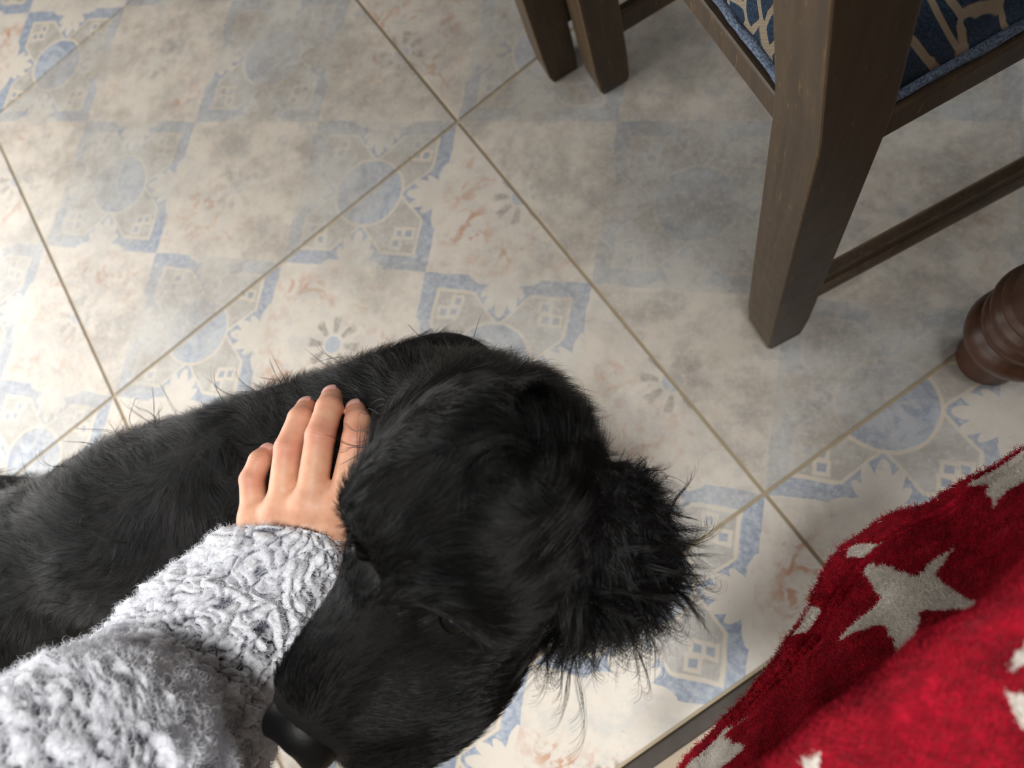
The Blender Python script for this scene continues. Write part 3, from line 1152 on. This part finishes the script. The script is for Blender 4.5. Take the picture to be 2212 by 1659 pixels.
for c in EYES:
    ball('eye', c - HN * 0.0045, frame(HM, HL), (0.0066, 0.0072, 0.0066), M_EYE, dog)
M_NOSE, b = material('wet_nose_leather', 0.5, spec=0.2)
n_ = noise(coords('Object'), 700, 3)
setin(b, 'Base Color', mixc(n_, srgb(5, 5, 5), srgb(12, 11, 11)))
bump(b, n_, 0.25, 0.0005)
NF = frame(HM, HL)
nfn = lambda p: smin(smin(smin(sd_ell(p, hp(HD - 0.011, 0, 0.000), NF, (0.013, 0.0165, 0.0125)), sd_ell(p, hp(HD - 0.006, 0.0115, -0.004), NF, (0.012, 0.009, 0.010)), 0.005),
                          sd_ell(p, hp(HD - 0.006, -0.0115, -0.004), NF, (0.012, 0.009, 0.010)), 0.005), sd_ell(p, hp(HD - 0.008, 0, -0.012), NF, (0.010, 0.006, 0.012)), 0.004)


def nose_sdf(p):
    d = nfn(p)
    for s in (-1, 1):
        h_ = sd_ell(p, hp(HD + 0.004, 0.0085 * s, -0.002), NF, (0.006, 0.0034, 0.0042))
        d = -smin(-d, h_, 0.002)
    return d


nc = hp(HD - 0.006, 0, 0)
nv3, nf3 = surface_nets(nose_sdf, nc - 0.032, nc + 0.032, 0.0014)
link('nose', mesh_np('nose', nv3, nf3), M_NOSE, dog)


def make_fur_material():
    m = bpy.data.materials.new('black_dog_fur')
    m.use_nodes = True
    X.nt = m.node_tree
    b = m.node_tree.nodes['Principled BSDF']
    tint = attribute('tint')
    setin(b, 'Base Color', mixc(tint, srgb(6, 6, 6), srgb(20, 18, 17)))
    b.inputs['Roughness'].default_value = 0.36
    b.inputs['Specular IOR Level'].default_value = 0.34
    return m


M_FUR = make_fur_material()
REGS = ('trunk', 'chest', 'neck', 'skull', 'cheek', 'muzzle', 'ear', 'ear2', 'leg', 'paw', 'tail')


def region_of(p):
    best, lab = np.full(len(p), 9.0), np.zeros(len(p), int)
    for reg, fn in PR:
        d = fn(p)
        k = d < best
        best[k] = d[k]
        lab[k] = REGS.index(reg)
    return lab


def tangent(f, n): return unit(f - n * np.sum(f * n, -1, keepdims=True))


NF_ = 215000
root, fi = sample_surface(DOG_V, DOG_F, NF_)
nr = sdf_normals(dog_sdf, root)
lab = region_of(root)
R_OF = lambda *k: np.isin(lab, [REGS.index(q_) for q_ in k])
vis = np.sum((CAM - root) * nr, -1) / np.linalg.norm(CAM - root, axis=1)
# the hidden underside needs fewer hairs, the head and ear more
keepp = np.where(R_OF('leg', 'paw', 'tail'), 0.25, 0.85)
keepp = np.where(R_OF('skull', 'cheek', 'muzzle', 'ear', 'neck'), 1.0, keepp)
keepp = keepp * np.where(vis < -0.35, 0.35, 1.0)
k = rng.random(len(root)) < keepp
extra_r, extra_l = [], []
root, nr, lab = root[k], nr[k], lab[k]
# second helping for the head, which is nearest to the lens
hr, hf = sample_surface(DOG_V, DOG_F, 420000)
hk = (hr[:, 2] > 0.34) & (hr[:, 0] > -0.25)
hr = hr[hk]
hl_ = region_of(hr)
hk = np.isin(hl_, [REGS.index(q_) for q_ in ('skull', 'cheek', 'muzzle', 'ear')])
hr, hl_ = hr[hk], hl_[hk]
root = np.concatenate([root, hr])
nr = np.concatenate([nr, sdf_normals(dog_sdf, hr)])
lab = np.concatenate([lab, hl_])
R_OF = lambda *k: np.isin(lab, [REGS.index(q_) for q_ in k])[:, None]

down = np.array([0, 0, -1.0])
flow = np.zeros_like(root) + (-0.75 * T_ + 0.75 * down)
flow = np.where(R_OF('chest'), -0.1 * T_ + 0.9 * down + 0.3 * unit(root - SHO), flow)
flow = np.where(R_OF('neck'), unit(SHO - SK) * 0.9 + 0.35 * down + np.zeros_like(root), flow)
flow = np.where(R_OF('skull'), -HM + 0.12 * HL * np.sign((root - SK) @ HL)[:, None], flow)
flow = np.where(R_OF('cheek'), -0.75 * HM + 0.55 * HL * np.sign((root - SK) @ HL)[:, None] + 0.4 * down, flow)
flow = np.where(R_OF('muzzle'), -0.8 * HM + 0.5 * HL * ((root - SK) @ HL / 0.02)[:, None].clip(-1, 1) - 0.25 * HN, flow)
er = root - (EAR_R + np.array([-0.006, 0.010, 0.0]))
er[:, 2] *= 0.4

def ear_flow(p):
    s = np.clip((p[:, 0] - EAR_R[0]) / 0.10, 0, 1)
    ridge = EAR_R[1] + (EAR_T[1] - EAR_R[1]) * s + 0.004
    w = 1 / (1 + np.exp(-(ridge - p[:, 1]) / 0.006))      # 1 on the side towards the seat
    fx = w * (0.12 + 0.95 * s) + (1 - w) * (0.75 + 0.3 * s)
    fy = w * (-1 + 0.45 * s) + (1 - w) * (0.42 - 0.5 * s)
    return np.stack([fx, fy, np.full(len(p), -0.30)], -1), w, s


ef, ew, es_ = ear_flow(root)
flow = np.where(R_OF('ear'), ef, flow)
flow = np.where(R_OF('ear2'), down * 1.0 - 0.3 * HM + np.zeros_like(root), flow)
flow = np.where(R_OF('leg', 'paw'), down + np.zeros_like(root), flow)
flow = flow + 0.45 * np.stack([vnoise(root, 32, s) for s in (11, 12, 13)], -1) + 0.32 * np.stack([vnoise(root, 95, s) for s in (14, 15, 16)], -1)
flow = tangent(flow, nr)
L = np.full(len(root), 0.026)
for regs, l_ in ((('neck',), 0.034), (('chest',), 0.036), (('skull',), 0.019), (('cheek',), 0.017), (('muzzle',), 0.0095), (('ear',), 0.048), (('ear2',), 0.03), (('leg',), 0.022), (('paw',), 0.012)):
    L = np.where(R_OF(*regs)[:, 0], l_, L)
# the face is short-haired, the crown longer
hm_ = (root - SK) @ HM
L = np.where(R_OF('skull', 'cheek')[:, 0], np.interp(hm_, [-0.05, -0.01, 0.035, 0.07], [0.028, 0.023, 0.013, 0.011]), L)
en = np.linalg.norm(root - EYES[0], axis=1)
en = np.minimum(en, np.linalg.norm(root - EYES[1], axis=1))
L = np.where(en < 0.010, 0.008, L)
L = np.where(R_OF('skull', 'cheek')[:, 0] & ((root - SK) @ HL < -0.02), L * 0.6, L)
L = L * rng.uniform(0.65, 1.25, len(L)) * (1 + 0.25 * vnoise(root, 60, 21))
L = np.where(R_OF('ear')[:, 0], L * (0.30 + 0.30 * ew), L)
lift = np.full(len(root), 0.42)
lift = np.where(R_OF('muzzle', 'cheek')[:, 0], 0.55, lift)
lift = np.where(R_OF('skull')[:, 0], np.interp(hm_, [0.0, 0.03], [0.36, 0.55]), lift)
lift = np.where(R_OF('ear')[:, 0], 0.12, lift)
lift = (lift + 0.16 * rng.normal(size=len(root)))[:, None]
K = 7
pts = np.zeros((len(root), K, 3))
pts[:, 0] = root - nr * 0.0015
dirv = unit(flow + lift * nr)
wave_a = unit(np.cross(dirv, nr))
ph = vnoise(root, 130, 31) * 3.0 + rng.normal(size=len(root)) * 0.45
is_ear = R_OF('ear')
is_long = R_OF('trunk', 'neck', 'chest', 'skull')
for j in range(1, K):
    f = j / (K - 1)
    st = (L / (K - 1))[:, None]
    bend = 0.16 * flow + 0.07 * down * (L / 0.03)[:, None]
    wob = np.where(is_ear, 0.42, np.where(is_long, 0.20, 0.07)) * np.sin(ph + f * np.where(is_ear[:, 0], 6.5, 4.0))[:, None] * wave_a
    curl_in = np.where(is_ear, 0.38 * max(0, f - 0.5) * 2, 0.0) * np.sin(ph * 1.7 + 1)[:, None] * nr
    dirv = unit(dirv + bend + curl_in)
    pts[:, j] = pts[:, j - 1] + st * unit(dirv + wob)
# tufts: pull tips towards a neighbouring leader
nlead = 9000
lead = rng.choice(len(root), nlead, replace=False)
kd = KDTree(nlead)
for i, q_ in enumerate(lead): kd.insert(root[q_], i)
kd.balance()
own = np.array([kd.find(r_)[1] for r_ in root])
lp = pts[lead][own] - root[lead][own][:, None] + 0.0
fr = np.linspace(0, 1, K)[None, :, None]
cl_ = np.where(is_ear, 0.72, np.where(R_OF('muzzle'), 0.2, 0.62))[:, :, None] * rng.uniform(0.5, 1.0, len(root))[:, None, None]
target = root[lead][own][:, None] + lp * (L / L[lead][own])[:, None, None]
pts = pts + (target - pts) * (fr ** 1.4) * cl_
pts[:, 0] = root - nr * 0.0015
# keep hairs out of the hand, the sleeve and the floor
flat = pts.reshape(-1, 3)
near = (flat[:, 2] > 0.28) & (flat[:, 0] < -0.1)
bad = np.zeros(len(flat), bool)
nn_ = np.where(near)[0]
bad[nn_] = (hand_sdf(flat[nn_]) < 0.0008) | (sleeve_sdf(flat[nn_]) < 0.001)
bad |= flat[:, 2] < 0.001
ok = ~bad.reshape(-1, K).any(1)
eye_in = (np.minimum(np.linalg.norm(pts[:, -1] - EYES[0], axis=1), np.linalg.norm(pts[:, -1] - EYES[1], axis=1)) < 0.0056)
nose_in = (nfn(pts[:, 0]) < 0.002) | (nfn(pts[:, -1]) < 0.001)
ok &= ~eye_in & ~nose_in
pts, root, lab, L = pts[ok], root[ok], lab[ok], L[ok]
tint = np.clip(0.35 + 0.45 * vnoise(root, 90, 41) + 0.3 * rng.normal(size=len(root)), 0, 1)
rr_ = np.where(np.isin(lab, [REGS.index('ear')]), 0.00010, 0.000085)
rr_ = np.where(np.isin(lab, [REGS.index('muzzle'), REGS.index('cheek')]), 0.00010, rr_)
# long curling locks on the ear and stray wisps along the back, neck and chin
def locks(roots, nrm_, dirs, lens, per, spread, turn, K2=16):
    n = len(roots)
    tr = turn * rng.choice([-1, 1], n) * rng.uniform(0.4, 1.3, n)
    P_ = np.zeros((n, K2, 3))
    P_[:, 0] = roots
    d = unit(dirs)
    axv = unit(nrm_ + 0.5 * rng.normal(size=nrm_.shape))
    for j in range(1, K2):
        f = j / (K2 - 1)
        a = tr * (max(0, f - 0.4) ** 1.4) + 0.22 * np.sin(f * 7 + tr * 9)
        ca, sa = np.cos(a)[:, None], np.sin(a)[:, None]
        d = unit(d * ca + np.cross(axv, d) * sa + axv * np.sum(axv * d, -1, keepdims=True) * (1 - ca) + np.array([0, 0, -0.02]))
        P_[:, j] = P_[:, j - 1] + d * (lens / (K2 - 1))[:, None]
    P_ = np.repeat(P_, per, 0)
    off = rng.normal(size=(len(P_), 1, 3)) * spread
    fr2 = np.linspace(0, 1, K2)[None, :, None]
    sc = rng.uniform(0.75, 1.06, (len(P_), 1, 1))
    return (P_ - P_[:, :1]) * sc + P_[:, :1] + off * (1 - 0.75 * np.sin(np.minimum(fr2 * 1.3, 1) * np.pi * 0.5)) + rng.normal(size=(len(P_), 1, 3)) * spread * 0.35 * fr2


er_i = np.where(lab == REGS.index('ear'))[0]
pick = er_i[rng.choice(len(er_i), 1000, replace=False)]
fl_, w_, s_ = ear_flow(root[pick])
nn2 = sdf_normals(dog_sdf, root[pick])
ln = (0.018 + 0.027 * w_ * (1 - 0.6 * s_)) * rng.uniform(0.7, 1.25, len(pick)) * np.where(rng.random(len(pick)) < 0.15, 1.45, 1.0)
ear_l = locks(root[pick], nn2, tangent(fl_ + 0.35 * rng.normal(size=fl_.shape), nn2) + 0.10 * nn2, ln, 14, 0.0016, 1.05)
body_i = np.where(np.isin(lab, [REGS.index(q_) for q_ in ('trunk', 'neck', 'chest')]))[0]
pick = body_i[rng.choice(len(body_i), 420, replace=False)]
nn2 = sdf_normals(dog_sdf, root[pick])
strays = locks(root[pick], nn2, unit(-T_ + rng.normal(size=nn2.shape) * 0.8) + 0.5 * nn2, rng.uniform(0.018, 0.038, len(pick)), 4, 0.0009, 1.0)
lk = np.concatenate([ear_l, strays])
fl2 = lk.reshape(-1, 3)
bad = (hand_sdf(fl2) < 0.0008) | (sleeve_sdf(fl2) < 0.001)
lk = lk[~bad.reshape(-1, 16).any(1)]
lkc = hair_object('curls', lk, 0.00009, M_FUR, dog, 0.6, {'tint': np.clip(rng.normal(0.4, 0.3, len(lk)), 0, 1)})
tag(lkc, 'loose curling locks of the ears and coat', kind='stuff')
fur = hair_object('fur', pts, rr_, M_FUR, dog, 0.8, {'tint': tint})
tag(fur, 'long wavy black fur', kind='stuff')

# ------------------------------------------------------------------ blanket over the lap
hem = [(2440, 890), (2330, 930), (2212, 985), (2060, 1080), (1830, 1185), (1735, 1330), (1640, 1470), (1480, 1659), (1370, 1790)]
hz = [0.315, 0.31, 0.30, 0.285, 0.25, 0.235, 0.23, 0.225, 0.225]
crest = [(2520, 950), (2420, 1030), (2320, 1110), (2195, 1215), (2075, 1312), (1945, 1422), (1815, 1535), (1660, 1659), (1545, 1755)]
rows = []
mixp = lambda f: [((1 - f) * a[0] + f * b_[0], (1 - f) * a[1] + f * b_[1]) for a, b_ in zip(hem, crest)]


def rowz(pxs, zs): return np.array([P(x, y, z) for (x, y), z in zip(pxs, zs)])


rows.append(rowz(hem, hz))
rows.append(rowz(mixp(0.16), np.array(hz) + 0.012))
rows.append(rowz(mixp(0.30), np.array(hz) + 0.030))
rows.append(rowz(mixp(0.66), np.array(hz) * 0.5 + 0.205))
rows.append(rowz(mixp(1.02), np.full(9, 0.388)))
rows.append(rowz([(x + 4, y + 14) for x, y in crest], np.full(9, 0.474)))
rows.append(rowz([(x + 95, y + 110) for x, y in crest], np.full(9, 0.494)))
rows.append(rowz([(x + 300, y + 330) for x, y in crest], np.full(9, 0.497)))
rows.append(rowz([(x + 650, y + 700) for x, y in crest], np.full(9, 0.492)))
rows = np.array(rows)                                    # rows x columns x 3
# beyond the frame the cloth simply carries on
side_ = np.mean(rows[:, 2] - rows[:, 3], axis=0) * np.array([1, 1, 0.3])
rows[:, 1] = rows[:, 2] + side_ * 0.9
rows[:, 0] = rows[:, 2] + side_ * 1.9
lapd = unit(np.mean(rows[7] - rows[6], axis=0) * np.array([1, 1, 0]))
rows[8] = rows[7] + lapd * 0.10
rows = np.concatenate([rows, [rows[8] + lapd * 0.16 - np.array([0, 0, 0.012])]])
NR, NC = 372, 400
g1 = spline(rows, NR)
g2 = spline(np.swapaxes(g1, 0, 1), NC)                   # NC x NR x 3
G_ = np.swapaxes(g2, 0, 1)
gu = np.gradient(G_, axis=1)
gv = np.gradient(G_, axis=0)
gn = unit(np.cross(gu, gv))
if np.mean(gn[..., 2]) < 0: gn = -gn
tcoord = np.linspace(0, 9, NR)[:, None] + np.zeros((NR, NC))
scoord = np.linspace(0, 8, NC)[None] + np.zeros((NR, NC))
ridge = -0.010 * np.exp(-((tcoord - 1.45 - 0.15 * np.sin(scoord * 1.7)) / 0.16) ** 2) - 0.004 * np.exp(-((tcoord - 0.85 + 0.2 * np.sin(scoord * 1.1)) / 0.12) ** 2)
softf = 0.0035 * vnoise(G_, 45, 51) + 0.0012 * vnoise(G_, 150, 52)
G_ = G_ + gn * (ridge + softf)[..., None]
BLV = G_.reshape(-1, 3)
BLF = grid_faces(NR, NC)
pxy = project(G_)
stars = [
    (0, [(2069, 1181), (2022, 1251), (2123, 1320), (1992, 1322), (1947, 1452), (1915, 1350), (1811, 1386), (1905, 1292), (1894, 1236), (1980, 1249)]),
    (0, [(1623, 1548), (1595, 1604), (1616, 1617), (1560, 1659), (1530, 1720), (1440, 1720), (1500, 1640), (1575, 1580)]),
    (0, [(2085, 1052), (2110, 1048), (2144, 1052), (2153, 1097), (2180, 1061), (2230, 1030), (2300, 930), (2212, 970)]),
    (0, [(1911, 1167), (1880, 1195), (1828, 1207), (1838, 1180)]),
    (0, [(1776, 1320), (1749, 1306), (1700, 1375), (1744, 1364)]),
    (1, [(2176, 1450), (2200, 1405), (2290, 1330), (2290, 1420), (2212, 1437)]),
    (1, [(2170, 1500), (2260, 1530), (2300, 1640), (2212, 1570), (2190, 1540)]),
    (1, [(1725, 1632), (1752, 1640), (1775, 1620), (1760, 1690), (1735, 1660)]),
]
star = np.zeros((NR, NC))


def inside(poly, x, y):
    r_ = np.zeros(x.shape, bool)
    n = len(poly)
    for i in range(n):
        (xa, ya), (xb, yb) = poly[i], poly[(i + 1) % n]
        c = ((ya > y) != (yb > y)) & (x < (xb - xa) * (y - ya) / (yb - ya + 1e-12) + xa)
        r_ ^= c
    return r_


jit = 0.02 * np.stack([vnoise(G_, 500, 61), vnoise(G_, 500, 62)], -1)
for near, poly in stars:
    sel = (tcoord > 4.6) if near else (tcoord < 4.5)
    q_ = []
    for (x, y) in poly:
        d = (pxy[..., 0] - x) ** 2 + (pxy[..., 1] - y) ** 2 + np.where(sel, 0, 1e9)
        r_, c_ = np.unravel_index(np.argmin(d), d.shape)
        q_.append((tcoord[r_, c_], scoord[r_, c_]))
    star = np.maximum(star, inside(q_, tcoord + jit[..., 0], scoord + jit[..., 1]) & sel)
flatc = G_.reshape(-1, 3)
for rt_, ct_, an in ((0.90, 0.22, 0.3), (0.97, 0.55, 1.1), (0.88, 0.78, 0.7), (0.60, 0.05, 0.5)):
    ri, ci_ = int(rt_ * (NR - 1)), int(ct_ * (NC - 1))
    c0, eu, ev = G_[ri, ci_], unit(gu[ri, ci_]), unit(np.cross(gn[ri, ci_], gu[ri, ci_]))
    lx_, ly_ = (G_ - c0) @ eu, (G_ - c0) @ ev
    pol = [((0.036 if k_ % 2 == 0 else 0.014) * math.cos(an + k_ * math.pi / 5), (0.036 if k_ % 2 == 0 else 0.014) * math.sin(an + k_ * math.pi / 5)) for k_ in range(10)]
    px2 = project(G_)
    off = (px2[..., 0] > IW + 15) | (px2[..., 1] > IH + 15)
    star = np.maximum(star, inside(pol, lx_, ly_) & (np.linalg.norm(G_ - c0, axis=-1) < 0.06) & off)
bme = mesh_np('blanket', BLV, BLF)
bme.attributes.new('star', 'FLOAT', 'POINT').data.foreach_set('value', star.ravel().astype(np.float32))


def plush(name):
    m, b = material(name, 0.9, spec=0.08)
    st = step(0.35, 0.65, attribute('star'))
    o_ = coords('Object')
    n1 = noise(o_, 130, 4, 0.65)
    redc = mixc(step(0.3, 0.75, n1), srgb(156, 12, 36), srgb(208, 24, 54))
    setin(b, 'Base Color', mixc(st, redc, mixc(n1, srgb(238, 232, 222), srgb(248, 244, 236))))
    b.inputs['Sheen Weight'].default_value = 0.15
    bump(b, noise(o_, 420, 4, 0.7), 0.25, 0.001)
    return m


M_PLUSH = plush('red_plush_with_white_stars')
M_PILE = plush('red_and_white_pile')
blanket = link('throw_blanket', bme, M_PLUSH)
tag(blanket, 'red plush throw blanket with white stars draped over the lap', 'blanket')
md = blanket.modifiers.new('thickness', 'SOLIDIFY')
md.thickness = 0.004
md.offset = -1
nb = 120000
bp, bf = sample_surface(BLV, BLF, nb * 3)
kp_ = (bf // (NC - 1)) < NR * 0.86
bp, bf = bp[kp_], bf[kp_]
nb = len(bp)
vi = BLF[bf]
bn = gn.reshape(-1, 3)[vi[:, 0]]
bs = star.ravel()[vi].mean(1)
bd = unit(bn + 0.45 * rng.normal(size=bn.shape) + 0.5 * np.stack([vnoise(bp, 230, s) for s in (71, 72, 73)], -1) + 0.25 * np.array([0, 0, -1.0]))
bl = rng.uniform(0.0008, 0.0019, (nb, 1))
BS = np.stack([bp + bd * bl * f + 0.25 * bl * f * f * rng.normal(size=bp.shape) for f in (0, 0.5, 1.0)], 1)
pile = hair_object('pile', BS, 0.00016, M_PILE, blanket, 0.5, {'star': bs})
tag(pile, kind='stuff')
# stitched hem fringe
hi = np.arange(NC)
he = G_[0]
nfz = 5200
ci = rng.uniform(0, NC - 2, nfz)
i0 = ci.astype(int)
f_ = (ci - i0)[:, None]
hb = he[i0] * (1 - f_) + he[i0 + 1] * f_
outd = unit(G_[0] - G_[6])[i0]
hd = unit(outd + 0.5 * rng.normal(size=hb.shape))
hl2 = rng.uniform(0.0015, 0.0042, (nfz, 1))
HS = np.stack([hb - outd * 0.002 + hd * hl2 * f + 0.3 * hl2 * f * f * rng.normal(size=hb.shape) for f in (0, 0.4, 0.75, 1.0)], 1)
fringe = hair_object('hem_fringe', HS, 0.00016, M_PILE, blanket, 0.4, {'star': (rng.random(nfz) < 0.04).astype(float)})
tag(fringe, 'red stitched fringe along the hem', kind='stuff')

# legs of the person under the blanket
M_TROU, b = material('dark_trousers', 0.9, spec=0.1)
setin(b, 'Base Color', mixc(noise(coords('Object'), 400, 4), srgb(44, 46, 54), srgb(62, 64, 72)))
LEGS = []
for cc in (int(NC * 0.30), int(NC * 0.62)):
    kn = G_[int(NR * 0.79), cc] - np.array([0, 0, 0.105])
    inn = unit((G_[int(NR * 0.85), cc] - G_[int(NR * 0.27), cc]) * np.array([1, 1, 0]))
    kn = kn + inn * 0.07
    ft = np.array([kn[0], kn[1], 0.03]) + inn * 0.05
    LEGS.append((kn, ft, kn + inn * 0.36 - np.array([0, 0, 0.02])))


def legs_sdf(p):
    d = None
    for kn, ft, hpn in LEGS:
        for q_ in (sd_cone(p, kn, hpn, 0.058, 0.075), sd_cone(p, kn, ft + np.array([0, 0, 0.06]), 0.052, 0.036), sd_cone(p, ft + np.array([0, 0, 0.008]), ft + unit(kn - hpn) * np.array([1, 1, 0]) * 0.03 + np.array([0, 0, 0.0]), 0.038, 0.030)):
            d = q_ if d is None else smin(d, q_, 0.02)
    hips = sd_cone(p, LEGS[0][2], LEGS[1][2], 0.085, 0.085)
    return smin(d, hips, 0.03)


la = np.array([q_ for l_ in LEGS for q_ in l_])
lv, lf = surface_nets(legs_sdf, np.minimum(la.min(0) - 0.12, [9, 9, -0.02]), la.max(0) + 0.12, 0.009)
tro = link('trousers', mesh_np('trousers', lv, lf), M_TROU, person)
